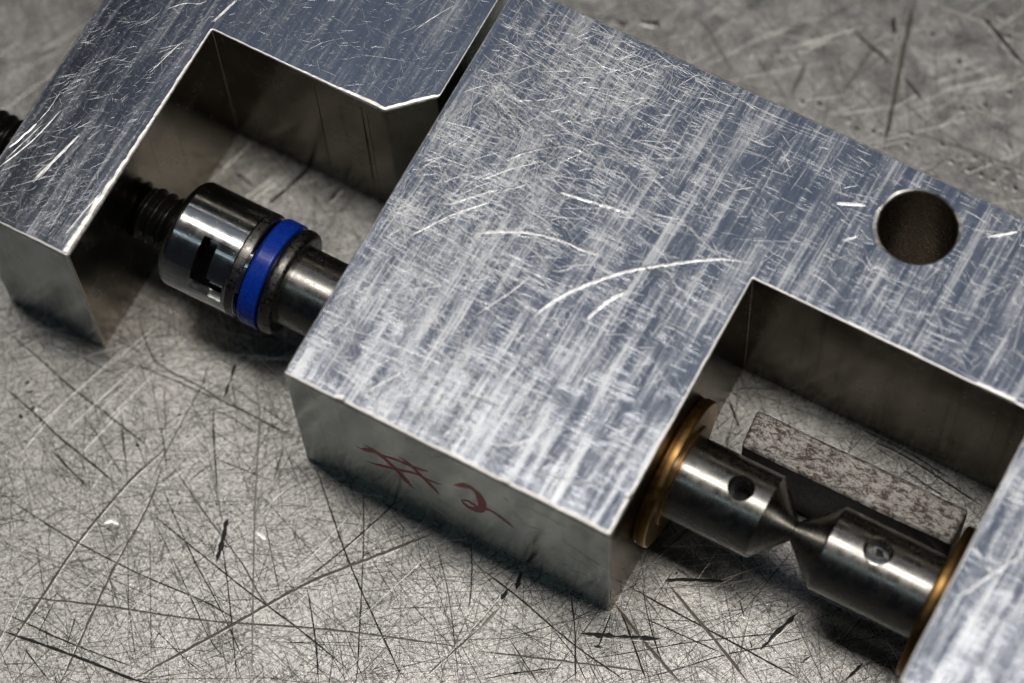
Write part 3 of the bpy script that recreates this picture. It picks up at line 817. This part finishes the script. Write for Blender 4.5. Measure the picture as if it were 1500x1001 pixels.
shaft = on_axis('drive_shaft', 15)
tag(shaft, 'long steel shaft with blue ring, flange, cross hole and conical tip', 'shaft')
sh = lathe([(-8, 0), (-8, 4.42), (36, 4.45), (38, 4.59), (47.75, 4.59), (47.9, 4.55), (50.92, 1.3), (51.08, 1.1), (51.08, 0.0)], 128, 28, False)
sh = bool_diff(sh, [radial_pin(44.8, 2, 1.40, -3, 6)], 28)
link('shank', sh, M['dark_steel'], shaft, AX)
link('plug', lathe([(-15.1, 0), (-15.1, 4.5), (-15.0, 4.6), (-8.6, 4.6), (-8.6, 0)], 96, 28, False), M['steel'], shaft, AX)
link('bayonet_lug', sector(-15.05, -11.2, 4.4, 5.62, -56, -9, 24), M['nickel'], shaft, AX)
link('groove_collar', lathe([(-11.3, 4.5), (-11.3, 5.35), (-11.1, 5.5), (-8.7, 5.5), (-8.7, 4.5)], 96, 28), M['black_oxide'], shaft, AX)
link('blue_ring', lathe([(-11.0, 5.45), (-11.0, 5.86), (-10.9, 5.99), (-10.7, 6.03), (-9.2, 6.03), (-9.0, 5.99), (-8.92, 5.86), (-8.92, 5.45)], 128, 60), M['blue'], shaft, AX)
link('flange', lathe([(-8.62, 4.42), (-8.62, 5.72), (-8.5, 5.86), (-8.3, 5.92), (-7.75, 5.92), (-7.45, 5.80), (-7.25, 5.55), (-7.18, 5.2), (-7.2, 4.42)], 128, 60), M['pitted'], shaft, AX)

link('hole_shade_plug', radial_pin(44.8, 2, 1.42, -2.8, 0.2), M['black_oxide'], shaft, AX)  # black plug added to give the cross hole its deep shade
stub = on_axis('stub_shaft', 60)
tag(stub, 'short steel shaft with set screw and conical tip, at lower right', 'shaft')
sb = lathe([(51.12, 0), (51.12, 1.1), (51.28, 1.3), (54.80, 4.55), (54.95, 4.59), (72, 4.59), (72, 0)], 128, 28, False)
sb = bool_diff(sb, [radial_pin(59.85, 8, 1.5, 2.0, 6, 32, [(2.0, 1.58), (6.0, 1.58)])], 28)
link('shank', sb, M['dark_steel'], stub, AX)
ss = radial_pin(59.85, 8, 1, 0, 0, 32, [(1.5, 1.54), (3.45, 1.54), (3.75, 1.25), (3.8, 1.05)])
ss = bool_diff(ss, [radial_pin(59.85, 8, 0.7, 3.0, 6, 6)], 25)
link('set_screw', ss, M['steel'], stub, AX)

def bushing(x, sgn, label):
    b = on_axis('bronze_bushing', x); tag(b, label, 'bushing', 'bronze bushings in the notch')
    f = lambda d: x+sgn*d
    link('flange', lathe([(f(.05), 4.62), (f(.05), 8.0), (f(.1), 8.16), (f(.22), 8.2), (f(.3), 8.02), (f(.38), 8.02), (f(.48), 8.26), (f(.6), 8.3), (f(1.25), 8.3), (f(1.36), 8.24), (f(1.42), 8.1), (f(1.42), 4.62)], 128, 40), M['bronze'], b, AX)
    link('sleeve', lathe([(f(.2), 4.6), (f(.2), 5.6), (f(1.6), 5.6), (f(1.66), 5.5), (f(1.66), 4.6)], 96, 40), M['bronze'], b, AX)
    return b
bushing(36.8, 1, 'bronze flange bushing on the left wall of the notch, round the cross-drilled shaft')
bushing(67.9, -1, 'bronze flange bushing on the right wall of the notch, beside the set screw')

# ------------------------------------------------------------------ flat bar behind the shafts
bar = empty('flat_bar', (54, 21, 0))
tag(bar, 'flat steel bar with brown mottled top, lying in the notch behind the shafts', 'metal bar')
def bar_mesh():
    x0, x1, y0, y1, z1 = 41.9, 65.7, 18.75, 23.25, 12.0
    bm = bmesh.new()
    V = [bm.verts.new(q) for q in ((x0+.2, y0, 0), (x1, y0+.35, 0), (x1, y1+.1, 0), (x0-.1, y1, 0), (x0+.2, y0, z1), (x1, y0+.35, z1), (x1, y1+.1, z1), (x0-.1, y1, z1))]
    for q in ((3, 2, 1, 0), (4, 5, 6, 7), (0, 1, 5, 4), (1, 2, 6, 5), (2, 3, 7, 6), (3, 0, 4, 7)): bm.faces.new([V[i] for i in q])
    bmesh.ops.bevel(bm, geom=list(bm.edges), offset=0.42, segments=3, profile=0.5, affect='EDGES')
    bmesh.ops.triangulate(bm, faces=list(bm.faces))
    for _ in range(3): bmesh.ops.subdivide_edges(bm, edges=[e for e in bm.edges if e.calc_length() > 0.9], cuts=1, use_grid_fill=False)
    bmesh.ops.triangulate(bm, faces=list(bm.faces))
    g = value_noise(77)
    for q in bm.verts:
        if q.co.z > 0.5:
            k = 0.16*(g(q.co.x*0.8+q.co.z*3.1+q.co.y*1.7)-0.5)
            q.co += Vector((0, k if abs(q.co.y-21) > 1.9 else 0, k*0.7))
    bm.normal_update()
    for f in bm.faces: f.material_index = 1 if f.normal.z > 0.6 else 0
    bmesh.ops.scale(bm, vec=(S, S, S), verts=bm.verts)
    me = bpy.data.meshes.new('flat_bar'); bm.to_mesh(me); bm.free(); return me
link('body', bar_mesh(), [M['bar_side'], M['mottled']], bar)
